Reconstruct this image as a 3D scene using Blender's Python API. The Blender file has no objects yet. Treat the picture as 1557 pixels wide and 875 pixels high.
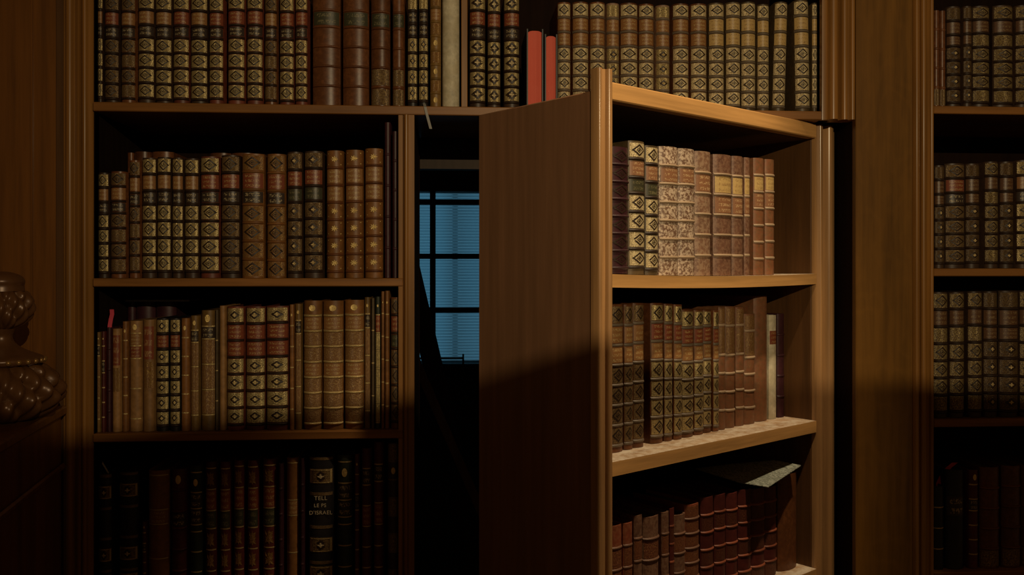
import bpy, math, random
from mathutils import Vector, Matrix
random.seed(11)
S = bpy.context.scene
COL = S.collection

# ------------------------------------------------------------------ camera
F = 1350.0; CX = 778.5; HY = 415.0          # focal length, centre column, horizon row (1557x875 frame)
YAW = math.radians(4.0); DC = 1.711; ZC = 1.45
CAM = Vector((0.0, -DC, ZC))
cd = bpy.data.cameras.new('camera'); cam = bpy.data.objects.new('camera', cd); COL.objects.link(cam)
cd.sensor_width = 36.0; cd.lens = 36.0 * F / 1557.0; cd.shift_y = -(437.5 - HY) / 1557.0
cd.clip_start = 0.02; cd.clip_end = 60
cam.location = CAM; cam.rotation_euler = (math.pi / 2, 0, -YAW)
S.camera = cam
def W(X, Z, h=0.0):                          # room position from (right, ahead, up) of where the photographer stood
    c, s = math.cos(YAW), math.sin(YAW)
    return Vector((X * c + Z * s, -DC - X * s + Z * c, ZC + h))

# ------------------------------------------------------------------ light
S.view_settings.view_transform = 'Standard'; S.view_settings.look = 'None'
S.view_settings.gamma = 1.0; S.view_settings.use_curve_mapping = False
S.view_settings.exposure = 0.0
wd = bpy.data.worlds.new('world'); S.world = wd; wd.use_nodes = True
bg = wd.node_tree.nodes['Background']; bg.inputs[0].default_value = (1.0, 0.52, 0.20, 1); bg.inputs[1].default_value = 0.05
def lamp(name, typ, loc, target, energy, color, **kw):
    l = bpy.data.lights.new(name, typ); o = bpy.data.objects.new(name, l); COL.objects.link(o)
    l.energy = energy; l.color = color
    for k, v in kw.items(): setattr(l, k, v)
    o.location = loc
    d = (Vector(target) - Vector(loc)).normalized()
    o.rotation_euler = d.to_track_quat('-Z', 'Y').to_euler()
    return o
LA = W(0.60, -0.80, 0.65)
LB = W(0.78, 1.00, 1.50)
lamp('ceiling_spotlight', 'SPOT', LB, W(0.26, 1.50, -0.30), 92, (1.0, 0.76, 0.47),
     spot_size=math.radians(38), spot_blend=0.6, shadow_soft_size=0.03)
lamp('dusk_sky_light', 'AREA', W(-0.55, 4.75, 0.05), W(-0.35, 3.0, 0.0), 4.3, (0.085, 0.42, 0.64), shape='RECTANGLE', size=1.5, size_y=1.5)

# ------------------------------------------------------------------ rays: where a sight line meets a real plane of the room
def ray(px, py):
    c, s = math.cos(YAW), math.sin(YAW); a = (px - CX) / F
    return Vector((a * c + s, -a * s + c, (HY - py) / F))
def hit(px, py, p, n):
    d = ray(px, py); return CAM + d * ((Vector(p) - CAM).dot(n) / d.dot(n))
def wall_pt(px, py, y=0.0): return hit(px, py, (0, y, 0), Vector((0, 1, 0)))
def wx(px, y=0.0): return wall_pt(px, HY, y).x
def wz(px, py, y=0.0): return wall_pt(px, py, y).z

# ------------------------------------------------------------------ materials
MATS = {}
def node(t, kind, **kw):
    n = t.nodes.new(kind)
    for k, v in kw.items():
        if k.startswith('i_'): n.inputs[k[2:].replace('_', ' ')].default_value = v
        else: setattr(n, k, v)
    return n
def new_mat(name):
    m = bpy.data.materials.new(name); m.use_nodes = True; t = m.node_tree; MATS[name] = m
    return m, t, t.nodes['Principled BSDF']
def coords(t, scale=(1, 1, 1), offset_random=True):
    tc = node(t, 'ShaderNodeTexCoord'); mp = node(t, 'ShaderNodeMapping'); mp.inputs['Scale'].default_value = scale
    t.links.new(tc.outputs['Object'], mp.inputs['Vector'])
    if offset_random:
        oi = node(t, 'ShaderNodeObjectInfo'); mu = node(t, 'ShaderNodeVectorMath', operation='SCALE')
        mu.inputs[0].default_value = (37.0, 53.0, 71.0); t.links.new(oi.outputs['Random'], mu.inputs['Scale'])
        t.links.new(mu.outputs[0], mp.inputs['Location'])
    return mp.outputs[0]
def ramp(t, fac, stops):
    r = node(t, 'ShaderNodeValToRGB'); e = r.color_ramp.elements
    while len(e) < len(stops): e.new(0.5)
    for i, (p, c) in enumerate(stops): e[i].position = p; e[i].color = (*c, 1)
    t.links.new(fac, r.inputs[0]); return r.outputs[0]
def mix(t, fac, a, b, blend='MIX'):
    m = node(t, 'ShaderNodeMix', data_type='RGBA', blend_type=blend)
    for sock, v in ((m.inputs[0], fac), (m.inputs[6], a), (m.inputs[7], b)):
        if isinstance(v, (int, float)): sock.default_value = v
        elif isinstance(v, tuple): sock.default_value = (*v, 1)
        else: t.links.new(v, sock)
    return m.outputs[2]
def noise(t, vec, scale, detail=4, rough=0.55):
    n = node(t, 'ShaderNodeTexNoise'); n.inputs['Scale'].default_value = scale; n.inputs['Detail'].default_value = detail
    n.inputs['Roughness'].default_value = rough; t.links.new(vec, n.inputs['Vector']); return n.outputs['Fac']
def bump(t, h, bsdf, strength, dist=0.001):
    b = node(t, 'ShaderNodeBump'); b.inputs['Strength'].default_value = strength; b.inputs['Distance'].default_value = dist
    t.links.new(h, b.inputs['Height']); t.links.new(b.outputs[0], bsdf.inputs['Normal'])
def sc(c, k): return tuple(min(1.0, v * k) for v in c)

def wood(name, col, dark=0.55, axis='z', rough=0.42, coat=0.0, grain=1.0, figure=0.0):
    m, t, b = new_mat(name)
    s = {'x': (3, 60, 60), 'y': (60, 3, 60), 'z': (60, 60, 3)}[axis]
    v = coords(t, s)
    n1 = noise(t, v, 1.0, 6, 0.6); n2 = noise(t, coords(t, tuple(q * 0.12 for q in s)), 1.0, 3)
    c = ramp(t, n1, [(0.30, sc(col, dark)), (0.55, col), (0.75, sc(col, 1.25))])
    c = mix(t, ramp(t, n2, [(0.35, (0.0,) * 3), (0.7, (0.55,) * 3)]), c, sc(col, 0.62))
    if figure:
        n3 = noise(t, coords(t, (7, 7, 5)), 1.0, 3, 0.5); wv = node(t, 'ShaderNodeMath', operation='SINE'); mu = node(t, 'ShaderNodeMath', operation='MULTIPLY')
        mu.inputs[1].default_value = 60; t.links.new(n3, mu.inputs[0]); t.links.new(mu.outputs[0], wv.inputs[0])
        c = mix(t, ramp(t, wv.outputs[0], [(0.0, (0,) * 3), (1.0, (figure,) * 3)]), c, sc(col, 1.5))
    t.links.new(c, b.inputs['Base Color']); b.inputs['Roughness'].default_value = rough
    b.inputs['Specular IOR Level'].default_value = 0.3; b.inputs['Coat Weight'].default_value = coat; b.inputs['Coat Roughness'].default_value = 0.18
    bump(t, n1, b, 0.12 * grain, 0.0008); return m

def leather(name, col, rough=0.46, mottle=None, amount=0.5, mscale=120.0, var=0.25, spec=0.4):
    m, t, b = new_mat(name); v = coords(t)
    n1 = noise(t, v, 90.0, 5, 0.6); n2 = noise(t, v, 18.0, 3)
    oi = node(t, 'ShaderNodeObjectInfo')
    c = ramp(t, n1, [(0.3, sc(col, 0.65)), (0.6, col), (0.8, sc(col, 1.3))])
    c = mix(t, ramp(t, n2, [(0.4, (0,) * 3), (0.75, (0.5,) * 3)]), c, sc(col, 0.5))
    if mottle:
        n3 = noise(t, v, mscale, 3, 0.7)
        c = mix(t, ramp(t, n3, [(0.5 - 0.06, (0,) * 3), (0.5 + 0.06, (amount,) * 3)]), c, mottle)
    hs = node(t, 'ShaderNodeHueSaturation'); mr = node(t, 'ShaderNodeMapRange')
    mr.inputs['To Min'].default_value = 1 - var; mr.inputs['To Max'].default_value = 1 + var
    t.links.new(oi.outputs['Random'], mr.inputs['Value']); t.links.new(mr.outputs[0], hs.inputs['Value']); t.links.new(c, hs.inputs['Color'])
    t.links.new(hs.outputs[0], b.inputs['Base Color']); b.inputs['Roughness'].default_value = rough
    b.inputs['Specular IOR Level'].default_value = spec
    bump(t, n1, b, 0.25, 0.0006); return m

def gilt(name, gold, under, worn=0.5, metal=0.55, rough=0.4, tool=0.35):
    """gold leaf tooled into leather, rubbed away in places"""
    m, t, b = new_mat(name); v = coords(t)
    n1 = noise(t, v, 9.0, 5, 0.7); n2 = noise(t, v, 2.2, 2)
    tc = node(t, 'ShaderNodeTexCoord'); vo = node(t, 'ShaderNodeTexVoronoi'); vo.inputs['Scale'].default_value = 11.0
    t.links.new(tc.outputs['Object'], vo.inputs['Vector'])
    a = node(t, 'ShaderNodeMath', operation='ADD'); t.links.new(n1, a.inputs[0])
    s = node(t, 'ShaderNodeMath', operation='MULTIPLY'); s.inputs[1].default_value = tool; t.links.new(vo.outputs['Distance'], s.inputs[0]); t.links.new(s.outputs[0], a.inputs[1])
    k = ramp(t, a.outputs[0], [(worn, (1,) * 3), (worn + 0.28, (0,) * 3)])
    g = mix(t, n2, sc(gold, 0.7), sc(gold, 1.15))
    t.links.new(mix(t, k, under, g), b.inputs['Base Color'])
    mm = node(t, 'ShaderNodeMath', operation='MULTIPLY'); mm.inputs[1].default_value = metal
    bw = node(t, 'ShaderNodeRGBToBW'); t.links.new(k, bw.inputs[0]); t.links.new(bw.outputs[0], mm.inputs[0]); t.links.new(mm.outputs[0], b.inputs['Metallic'])
    b.inputs['Roughness'].default_value = rough
    bump(t, a.outputs[0], b, 0.3, 0.05); return m

def lettered(name, col, ink, rows=3, letters=15.0):
    """leather label with rows of small gilt characters too fine to read"""
    m, t, b = new_mat(name)
    tc = node(t, 'ShaderNodeTexCoord'); sx = node(t, 'ShaderNodeSeparateXYZ'); t.links.new(tc.outputs['Object'], sx.inputs[0])
    def M(op, a, bb=None):
        n = node(t, 'ShaderNodeMath', operation=op)
        for i, v in enumerate((a, bb)):
            if v is None: continue
            if isinstance(v, (int, float)): n.inputs[i].default_value = v
            else: t.links.new(v, n.inputs[i])
        return n.outputs[0]
    oi = node(t, 'ShaderNodeObjectInfo')
    zz = M('MULTIPLY', M('ADD', sx.outputs[2], 0.5), float(rows)); fz = M('FRACT', zz); iz = M('FLOOR', zz)
    band = M('LESS_THAN', M('ABSOLUTE', M('SUBTRACT', fz, 0.5)), 0.27)
    cb = node(t, 'ShaderNodeCombineXYZ'); t.links.new(M('MULTIPLY', sx.outputs[0], letters), cb.inputs[0])
    t.links.new(M('ADD', M('MULTIPLY', iz, 7.3), M('MULTIPLY', oi.outputs['Random'], 90.0)), cb.inputs[1]); t.links.new(M('MULTIPLY', fz, 3.0), cb.inputs[2])
    nz = noise(t, cb.outputs[0], 1.3, 2, 0.6)
    k = M('MULTIPLY', M('MULTIPLY', M('GREATER_THAN', nz, 0.52), band), M('LESS_THAN', M('ABSOLUTE', sx.outputs[0]), 0.34))
    v = coords(t); n1 = noise(t, v, 8.0, 4, 0.7)
    c = mix(t, n1, sc(col, 0.6), sc(col, 1.3))
    t.links.new(mix(t, M('MULTIPLY', k, 0.6), c, ink), b.inputs['Base Color']); b.inputs['Roughness'].default_value = 0.42; return m

def plain(name, col, rough=0.6, metal=0.0):
    m, t, b = new_mat(name); n = noise(t, coords(t), 60.0, 4)
    t.links.new(mix(t, n, sc(col, 0.75), sc(col, 1.15)), b.inputs['Base Color']); b.inputs['Roughness'].default_value = rough; b.inputs['Metallic'].default_value = metal; return m

# case woods
wood('case_wood_x', (0.27, 0.115, 0.028), axis='x'); wood('case_wood_z', (0.30, 0.135, 0.030), axis='z', coat=0.15)
wood('case_shaded', (0.016, 0.0065, 0.003), axis='z', rough=0.85); MATS['case_shaded'].node_tree.nodes['Principled BSDF'].inputs['Specular IOR Level'].default_value = 0.12  # near-black copy of the case wood, interior shade put into the colour
wood('pier_wood', (0.20, 0.075, 0.012), axis='z', coat=0.3, rough=0.45)
wood('door_side', (0.25, 0.125, 0.062), axis='z', rough=0.55, dark=0.75, grain=0.4)
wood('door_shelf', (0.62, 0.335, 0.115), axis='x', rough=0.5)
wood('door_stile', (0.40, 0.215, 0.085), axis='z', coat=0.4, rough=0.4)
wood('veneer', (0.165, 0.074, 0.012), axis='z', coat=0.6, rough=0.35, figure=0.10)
wood('door_inner', (0.11, 0.048, 0.014), axis='z', rough=0.6)  # darkened wood; shade inside the door case is put into this colour
wood('plank_dark', (0.05, 0.028, 0.015), axis='z', rough=0.6)
def dusty():
    m, t, b = new_mat('dusty_shelf'); v = coords(t, (1, 1, 1)); n1 = noise(t, v, 45.0, 6, 0.75); n2 = noise(t, coords(t, (6, 60, 60)), 1.0, 5)
    w_ = ramp(t, n2, [(0.3, (0.30, 0.17, 0.08)), (0.7, (0.52, 0.32, 0.16))])
    t.links.new(mix(t, ramp(t, n1, [(0.36, (0,) * 3), (0.6, (0.85,) * 3)]), w_, (0.72, 0.63, 0.50)), b.inputs['Base Color']); b.inputs['Roughness'].default_value = 0.8
dusty()
# book leathers
leather('dark_calf', (0.050, 0.026, 0.014)); leather('brown_calf', (0.17, 0.060, 0.020), mottle=(0.09, 0.030, 0.010), amount=0.6, rough=0.36)
leather('red_calf', (0.16, 0.040, 0.022)); leather('amber_calf', (0.23, 0.095, 0.025)); leather('tan_calf', (0.30, 0.155, 0.055), rough=0.5)
leather('gold_calf', (0.21, 0.115, 0.030)); leather('black_calf', (0.016, 0.013, 0.013)); leather('green_calf', (0.025, 0.032, 0.018))
leather('plum_calf', (0.045, 0.012, 0.016)); leather('oxblood', (0.26, 0.062, 0.030), mottle=(0.34, 0.15, 0.07), amount=0.3)
leather('maroon', (0.095, 0.018, 0.014)); leather('vellum', (0.62, 0.56, 0.40), rough=0.55, mottle=(0.45, 0.38, 0.24), amount=0.5, mscale=30, var=0.05)
leather('cream_calf', (0.58, 0.45, 0.33), mottle=(0.11, 0.045, 0.022), amount=0.9, mscale=230.0, var=0.12)
leather('worn_calf', (0.24, 0.125, 0.075), mottle=(0.44, 0.31, 0.20), amount=0.45, mscale=160.0, var=0.1)
leather('russet_calf', (0.165, 0.075, 0.045), mottle=(0.30, 0.18, 0.11), amount=0.4, mscale=170.0, var=0.12)
leather('brick_calf', (0.20, 0.095, 0.042), mottle=(0.22, 0.07, 0.03), amount=0.5, mscale=170.0, var=0.1)
leather('olive_board', (0.10, 0.065, 0.028)); leather('band_dark', (0.030, 0.015, 0.008), var=0.1); leather('band_pale', (0.42, 0.30, 0.19), var=0.1)
leather('band_grey', (0.17, 0.13, 0.09), var=0.1)
# gilding
gilt('gilt_olive', (0.62, 0.49, 0.22), (0.10, 0.055, 0.022), worn=0.60, metal=0.65, rough=0.36)
gilt('gilt_pale', (0.76, 0.63, 0.35), (0.20, 0.11, 0.055), worn=0.62, metal=0.4)  # paler gold; stronger light on the right-hand rows is put into the colour
gilt('gilt_dull', (0.30, 0.20, 0.08), (0.08, 0.04, 0.016), worn=0.52)
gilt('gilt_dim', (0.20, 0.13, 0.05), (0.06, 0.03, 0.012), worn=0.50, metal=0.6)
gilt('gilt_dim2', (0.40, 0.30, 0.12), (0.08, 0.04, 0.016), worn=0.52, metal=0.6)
gilt('gilt_amber', (0.36, 0.22, 0.06), (0.17, 0.07, 0.02), worn=0.50)
gilt('gilt_bright', (0.85, 0.62, 0.24), (0.30, 0.17, 0.05), worn=0.72, tool=0.1)
gilt('gilt_line', (0.62, 0.46, 0.20), (0.20, 0.11, 0.04), worn=0.60, tool=0.1)
gilt('tooled_red', (0.34, 0.15, 0.055), (0.15, 0.045, 0.022), worn=0.45, metal=0.3)
gilt('tooled_dark', (0.17, 0.06, 0.025), (0.075, 0.018, 0.011), worn=0.45, metal=0.3)
gilt('tooled_tan', (0.50, 0.33, 0.13), (0.19, 0.09, 0.03), worn=0.42)
lettered('label_red', (0.20, 0.048, 0.020), (0.48, 0.33, 0.14)); lettered('label_brown', (0.26, 0.12, 0.04), (0.48, 0.36, 0.16))
lettered('label_black', (0.035, 0.022, 0.016), (0.50, 0.40, 0.22), rows=2, letters=11.0); lettered('label_green', (0.042, 0.040, 0.020), (0.20, 0.17, 0.08), rows=2)
lettered('label_gold', (0.50, 0.34, 0.13), (0.20, 0.10, 0.04), rows=3); lettered('label_rust', (0.25, 0.115, 0.055), (0.55, 0.38, 0.2), rows=3)
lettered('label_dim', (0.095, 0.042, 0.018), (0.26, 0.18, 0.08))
plain('page_edges', (0.30, 0.23, 0.14), 0.9); plain('page_edges_dark', (0.07, 0.05, 0.035), 0.9)
def red_edge():
    m, t, b = new_mat('page_edges_red'); n1 = noise(t, coords(t, (900, 900, 4)), 1.0, 3); n2 = noise(t, coords(t), 25.0, 4)
    t.links.new(mix(t, n1, sc((0.78, 0.105, 0.065), 0.72), mix(t, n2, (0.78, 0.105, 0.065), (0.85, 0.20, 0.13))), b.inputs['Base Color']); b.inputs['Roughness'].default_value = 0.75; bump(t, n1, b, 0.3, 0.0005)
red_edge()
plain('letter_ink', (0.52, 0.43, 0.28), 0.5); plain('pink_ribbon', (0.62, 0.06, 0.10)); plain('white_paper', (0.62, 0.62, 0.60)); plain('red_paper', (0.50, 0.025, 0.02)); plain('grey_paper', (0.30, 0.29, 0.27))
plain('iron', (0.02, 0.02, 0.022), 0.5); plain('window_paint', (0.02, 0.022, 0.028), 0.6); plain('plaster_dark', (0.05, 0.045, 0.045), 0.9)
plain('floor_stone', (0.10, 0.07, 0.05), 0.6); plain('ceiling_plaster', (0.25, 0.2, 0.15), 0.9)
plain('carved_gilt', (0.13, 0.055, 0.018), 0.33, 0.15); plain('bead_gilt', (0.34, 0.19, 0.06), 0.28, 0.5)
def blind():
    m, t, b = new_mat('blind_fabric'); nt = t.nodes; out = nt['Material Output']
    tr = node(t, 'ShaderNodeBsdfTranslucent'); df = node(t, 'ShaderNodeBsdfDiffuse'); mx = node(t, 'ShaderNodeMixShader'); mx.inputs[0].default_value = 0.2
    n = noise(t, coords(t, (1, 1, 1)), 3.0, 2); c = mix(t, n, (0.42, 0.62, 0.70), (0.55, 0.74, 0.80))
    t.links.new(c, tr.inputs[0]); t.links.new(c, df.inputs[0]); t.links.new(tr.outputs[0], mx.inputs[1]); t.links.new(df.outputs[0], mx.inputs[2]); t.links.new(mx.outputs[0], out.inputs[0]); nt.remove(b)
blind()
def glass():
    m, t, b = new_mat('pane_glass'); b.inputs['Transmission Weight'].default_value = 1.0; b.inputs['Roughness'].default_value = 0.0; b.inputs['IOR'].default_value = 1.02
    b.inputs['Base Color'].default_value = (0.9, 0.97, 1.0, 1)
glass()
def newsprint():
    m, t, b = new_mat('newsprint'); tc = node(t, 'ShaderNodeTexCoord'); wv = node(t, 'ShaderNodeTexWave'); wv.bands_direction = 'Y'; wv.inputs['Scale'].default_value = 34.0; wv.inputs['Distortion'].default_value = 0.4
    t.links.new(tc.outputs['Object'], wv.inputs['Vector']); n = noise(t, coords(t, (260, 60, 60), False), 1.0, 2); n2 = noise(t, coords(t, (9, 9, 9), False), 1.0, 2)
    k = node(t, 'ShaderNodeMath', operation='MULTIPLY'); t.links.new(wv.outputs['Fac'], k.inputs[0]); t.links.new(ramp(t, n, [(0.45, (0,) * 3), (0.55, (1,) * 3)]), k.inputs[1])
    c = mix(t, ramp(t, k.outputs[0], [(0.2, (0,) * 3), (0.5, (0.85,) * 3)]), (0.34, 0.36, 0.30), (0.08, 0.09, 0.07))
    c = mix(t, ramp(t, n2, [(0.6, (0,) * 3), (0.68, (0.6,) * 3)]), c, (0.2, 0.22, 0.18))
    t.links.new(c, b.inputs['Base Color']); b.inputs['Roughness'].default_value = 0.8
newsprint()

# ------------------------------------------------------------------ builders
def tag(o, label=None, cat=None, group=None, kind=None):
    if label: o['label'] = label
    if cat: o['category'] = cat
    if group: o['group'] = group
    if kind: o['kind'] = kind
    return o
def empty(name, loc, rz=0.0):
    o = bpy.data.objects.new(name, None); COL.objects.link(o); o.location = loc; o.rotation_euler = (0, 0, rz); o.empty_display_size = 0.02; return o
def mesh(name, V, Fc, smooth=False, ang=0.7):
    me = bpy.data.meshes.new(name); me.from_pydata([tuple(v) for v in V], [], Fc); me.validate(); me.update()
    if smooth:
        me.polygons.foreach_set('use_smooth', [True] * len(me.polygons)); me.set_sharp_from_angle(angle=ang)
    return me
def obj(name, me, mat, parent=None, loc=None, scale=None):
    if mat and not len(me.materials): me.materials.append(MATS[mat])
    o = bpy.data.objects.new(name, me); COL.objects.link(o)
    if mat and me.materials[0] != MATS[mat]:
        o.material_slots[0].link = 'OBJECT'; o.material_slots[0].material = MATS[mat]
    if parent: o.parent = parent
    if loc is not None: o.location = loc
    if scale is not None: o.scale = scale
    return o
def box_data(x0, x1, y0, y1, z0, z1, b=0.0):
    if b <= 0:
        V = [(x, y, z) for z in (z0, z1) for y in (y0, y1) for x in (x0, x1)]
        return V, [(0, 2, 3, 1), (4, 5, 7, 6), (0, 1, 5, 4), (2, 6, 7, 3), (0, 4, 6, 2), (1, 3, 7, 5)]
    V = []; Fc = []
    c = lambda a, bb, i: (a, a + b, bb - b, bb)[i]
    # chamfered box
    xs = (x0, x1); ys = (y0, y1); zs = (z0, z1); idx = {}
    for i in (0, 1):
        for j in (0, 1):
            for k in (0, 1):
                sx, sy, sz = (1 - 2 * i), (1 - 2 * j), (1 - 2 * k)
                for a in range(3):
                    p = [xs[i] + sx * b, ys[j] + sy * b, zs[k] + sz * b]; p[a] = (xs[i], ys[j], zs[k])[a]
                    idx[(i, j, k, a)] = len(V); V.append(tuple(p))
    g = lambda i, j, k, a: idx[(i, j, k, a)]
    for i in (0, 1): Fc.append([g(i, 0, 0, 0), g(i, 1, 0, 0), g(i, 1, 1, 0), g(i, 0, 1, 0)])
    for j in (0, 1): Fc.append([g(0, j, 0, 1), g(1, j, 0, 1), g(1, j, 1, 1), g(0, j, 1, 1)])
    for k in (0, 1): Fc.append([g(0, 0, k, 2), g(1, 0, k, 2), g(1, 1, k, 2), g(0, 1, k, 2)])
    for i in (0, 1):
        for j in (0, 1): Fc.append([g(i, j, 0, 0), g(i, j, 1, 0), g(i, j, 1, 1), g(i, j, 0, 1)])
        for k in (0, 1): Fc.append([g(i, 0, k, 0), g(i, 1, k, 0), g(i, 1, k, 2), g(i, 0, k, 2)])
    for j in (0, 1):
        for k in (0, 1): Fc.append([g(0, j, k, 1), g(1, j, k, 1), g(1, j, k, 2), g(0, j, k, 2)])
    for i in (0, 1):
        for j in (0, 1):
            for k in (0, 1): Fc.append([g(i, j, k, 0), g(i, j, k, 1), g(i, j, k, 2)])
    return V, Fc
def fix_normals(me):
    import bmesh
    bm = bmesh.new(); bm.from_mesh(me); bmesh.ops.recalc_face_normals(bm, faces=bm.faces); bm.to_mesh(me); bm.free(); return me
def box(name, x0, x1, y0, y1, z0, z1, mat, parent=None, bevel=0.0):
    V, Fc = box_data(x0, x1, y0, y1, z0, z1, bevel)
    me = mesh(name, V, Fc)
    if bevel: fix_normals(me)
    return obj(name, me, mat, parent)
def moulding(name, prof, z0, z1, mat, parent=None):
    """closed horizontal profile [(x, y)] run upright from z0 to z1"""
    n = len(prof); V = [(x, y, z0) for x, y in prof] + [(x, y, z1) for x, y in prof]
    Fc = [(i, (i + 1) % n, n + (i + 1) % n, n + i) for i in range(n)] + [tuple(range(n))[::-1], tuple(range(n, 2 * n))]
    return obj(name, fix_normals(mesh(name, V, Fc, True, 0.9)), mat, parent)
def bead(cx, cy, r, n=7, a0=180, a1=360):
    return [(cx + r * math.cos(math.radians(a0 + (a1 - a0) * i / n)), cy + r * math.sin(math.radians(a0 + (a1 - a0) * i / n))) for i in range(n + 1)]
def ribbon(name, pts, width_vec, thick, mat, parent=None):
    """curved strip of real thickness through pts"""
    V = []; Fc = []; n = len(pts); wv = Vector(width_vec) / 2
    for i, p in enumerate(pts):
        p = Vector(p); d = (Vector(pts[min(i + 1, n - 1)]) - Vector(pts[max(i - 1, 0)])).normalized(); nn = d.cross(wv.normalized()) * thick / 2
        V += [p - wv - nn, p + wv - nn, p + wv + nn, p - wv + nn]
    for i in range(n - 1):
        a = 4 * i; b = a + 4
        for k in range(4): Fc.append((a + k, a + (k + 1) % 4, b + (k + 1) % 4, b + k))
    Fc += [(3, 2, 1, 0), (4 * n - 4, 4 * n - 3, 4 * n - 2, 4 * n - 1)]
    return obj(name, fix_normals(mesh(name, V, Fc, True)), mat, parent)

# ------------------------------------------------------------------ book pieces, in spine units (x -.5...5, bulge 1, height 1)
C0 = math.sqrt(1 - 0.92 ** 2)
def arc(x): return -(math.sqrt(max(0.0, 1 - (1.84 * x) ** 2)) - C0) / (1 - C0)
CACHE = {}
def cached(key, fn):
    if key not in CACHE: CACHE[key] = fn()
    return CACHE[key]
def u_patch(hw=0.46, off=0.05, n=10):
    V = []; Fc = []
    for i in range(n + 1):
        x = -hw + 2 * hw * i / n; y = arc(x)
        V += [(x, y - off, -0.5), (x, y - off, 0.5), (x, y + 0.02, -0.5), (x, y + 0.02, 0.5)]
    for i in range(n):
        a = 4 * i; b = a + 4
        Fc += [(a, b, b + 1, a + 1), (a + 1, b + 1, b + 3, a + 3), (a, a + 2, b + 2, b)]
    return mesh('patch', V, Fc, True)
def u_band(n=10, out=0.36):
    V = []; Fc = []; prof = [(-0.5, 0.0), (-0.32, 0.75), (0.0, 1.0), (0.32, 0.75), (0.5, 0.0)]
    for i in range(n + 1):
        x = (-0.5 + i / n); y = arc(x)
        for z, o in prof: V.append((x * 0.995, y - out * o * (1.0 if 0 < i < n else 0.6), z))
    for i in range(n):
        for k in range(4): a = 5 * i + k; Fc.append((a, a + 5, a + 6, a + 1))
    return mesh('band', V, Fc, True, 1.4)
def onarc(pts, off): return [(x, arc(max(-0.495, min(0.495, x))) - off, z) for x, z in pts]
def strip(V, Fc, outer, inner, off, closed=True):
    b = len(V); n = len(outer); V += onarc(outer, off) + onarc(inner, off)
    for i in range(n if closed else n - 1): j = (i + 1) % n; Fc.append((b + i, b + j, b + n + j, b + n + i))
def lozenge(a, c, n=4):
    P = [(a, 0), (0, c), (-a, 0), (0, -c)]; out = []
    for k in range(4):
        (x0, z0), (x1, z1) = P[k], P[(k + 1) % 4]
        out += [(x0 + (x1 - x0) * i / n, z0 + (z1 - z0) * i / n) for i in range(n)]
    return out
def fan(V, Fc, ring, off):
    b = len(V); V += onarc([(0, 0)] + ring, off); n = len(ring)
    for i in range(n): Fc.append((b, b + 1 + i, b + 1 + (i + 1) % n))
def petals(k, r0, r1, asp=1.0):
    out = []
    for i in range(4 * k):
        t = math.pi * 2 * i / (4 * k); r = (r1, r0 + (r1 - r0) * 0.55, r0, r0 + (r1 - r0) * 0.55)[i % 4]
        out.append((r * math.cos(t), r * math.sin(t) * asp))
    return out
def u_diamond():
    V = []; Fc = []; strip(V, Fc, lozenge(0.39, 0.45), lozenge(0.275, 0.31), 0.10)
    strip(V, Fc, lozenge(0.17, 0.20, 3), lozenge(0.125, 0.14, 3), 0.10); fan(V, Fc, petals(4, 0.03, 0.085, 1.2), 0.10)
    return mesh('diamond', V, Fc)
def u_fleuron():
    V = []; Fc = []; strip(V, Fc, lozenge(0.40, 0.44), lozenge(0.20, 0.22), 0.10); n1 = len(Fc)
    strip(V, Fc, lozenge(0.20, 0.22), lozenge(0.02, 0.02), 0.10)
    n1 = len(Fc); fan(V, Fc, petals(4, 0.085, 0.19, 1.2), 0.16); me = mesh('fleuron', V, Fc)
    me.materials.append(MATS['band_dark']); me.materials.append(MATS['gilt_pale'])
    for p in me.polygons: p.material_index = 1 if p.index >= n1 else 0
    return me
def u_quatre():
    V = []; Fc = []; strip(V, Fc, petals(4, 0.19, 0.29, 1.1), petals(4, 0.10, 0.15, 1.1), 0.10); n1 = len(Fc)
    strip(V, Fc, lozenge(0.44, 0.47, 3), lozenge(0.42, 0.45, 3), 0.10); n1 = len(Fc)
    fan(V, Fc, petals(4, 0.05, 0.13, 1.1), 0.14); me = mesh('quatrefoil', V, Fc)
    me.materials.append(MATS['band_dark']); me.materials.append(MATS['gilt_line'])
    for p in me.polygons: p.material_index = 1 if p.index >= n1 else 0
    return me
def u_star():
    V = []; Fc = []; fan(V, Fc, petals(8, 0.09, 0.23, 1.0), 0.10)
    for sx in (-1, 1):
        for sz in (-1, 1):
            b = len(V); ring = [(sx * 0.37 + 0.035 * math.cos(t), sz * 0.38 + 0.035 * math.sin(t)) for t in [i * math.pi / 3 for i in range(6)]]
            V += onarc([(sx * 0.37, sz * 0.38)] + ring, 0.10)
            for i in range(6): Fc.append((b, b + 1 + i, b + 1 + (i + 1) % 6))
    return mesh('rosette', V, Fc)
def u_oval():
    V = []; Fc = []; fan(V, Fc, [(0.18 * math.cos(t), 0.26 * math.sin(t)) for t in [i * math.pi / 6 for i in range(12)]], 0.10); return mesh('oval', V, Fc)
def u_cross():
    V = []; Fc = []; fan(V, Fc, petals(4, 0.10, 0.30, 1.25), 0.09)
    R = []
    for x, z in petals(4, 0.06, 0.40, 1.15): R.append(((x - z) * 0.72, (x + z) * 0.72))
    fan(V, Fc, R, 0.11); return mesh('saltire', V, Fc)
def u_frame():
    V = []; Fc = []; q = lambda a, c: [(-a + 2 * a * i / 6, -c) for i in range(6)] + [(a, -c + 2 * c * i / 3) for i in range(3)] + [(a - 2 * a * i / 6, c) for i in range(6)] + [(-a, c - 2 * c * i / 3) for i in range(3)]
    strip(V, Fc, q(0.44, 0.46), q(0.37, 0.40), 0.09); return mesh('frame', V, Fc)
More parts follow.
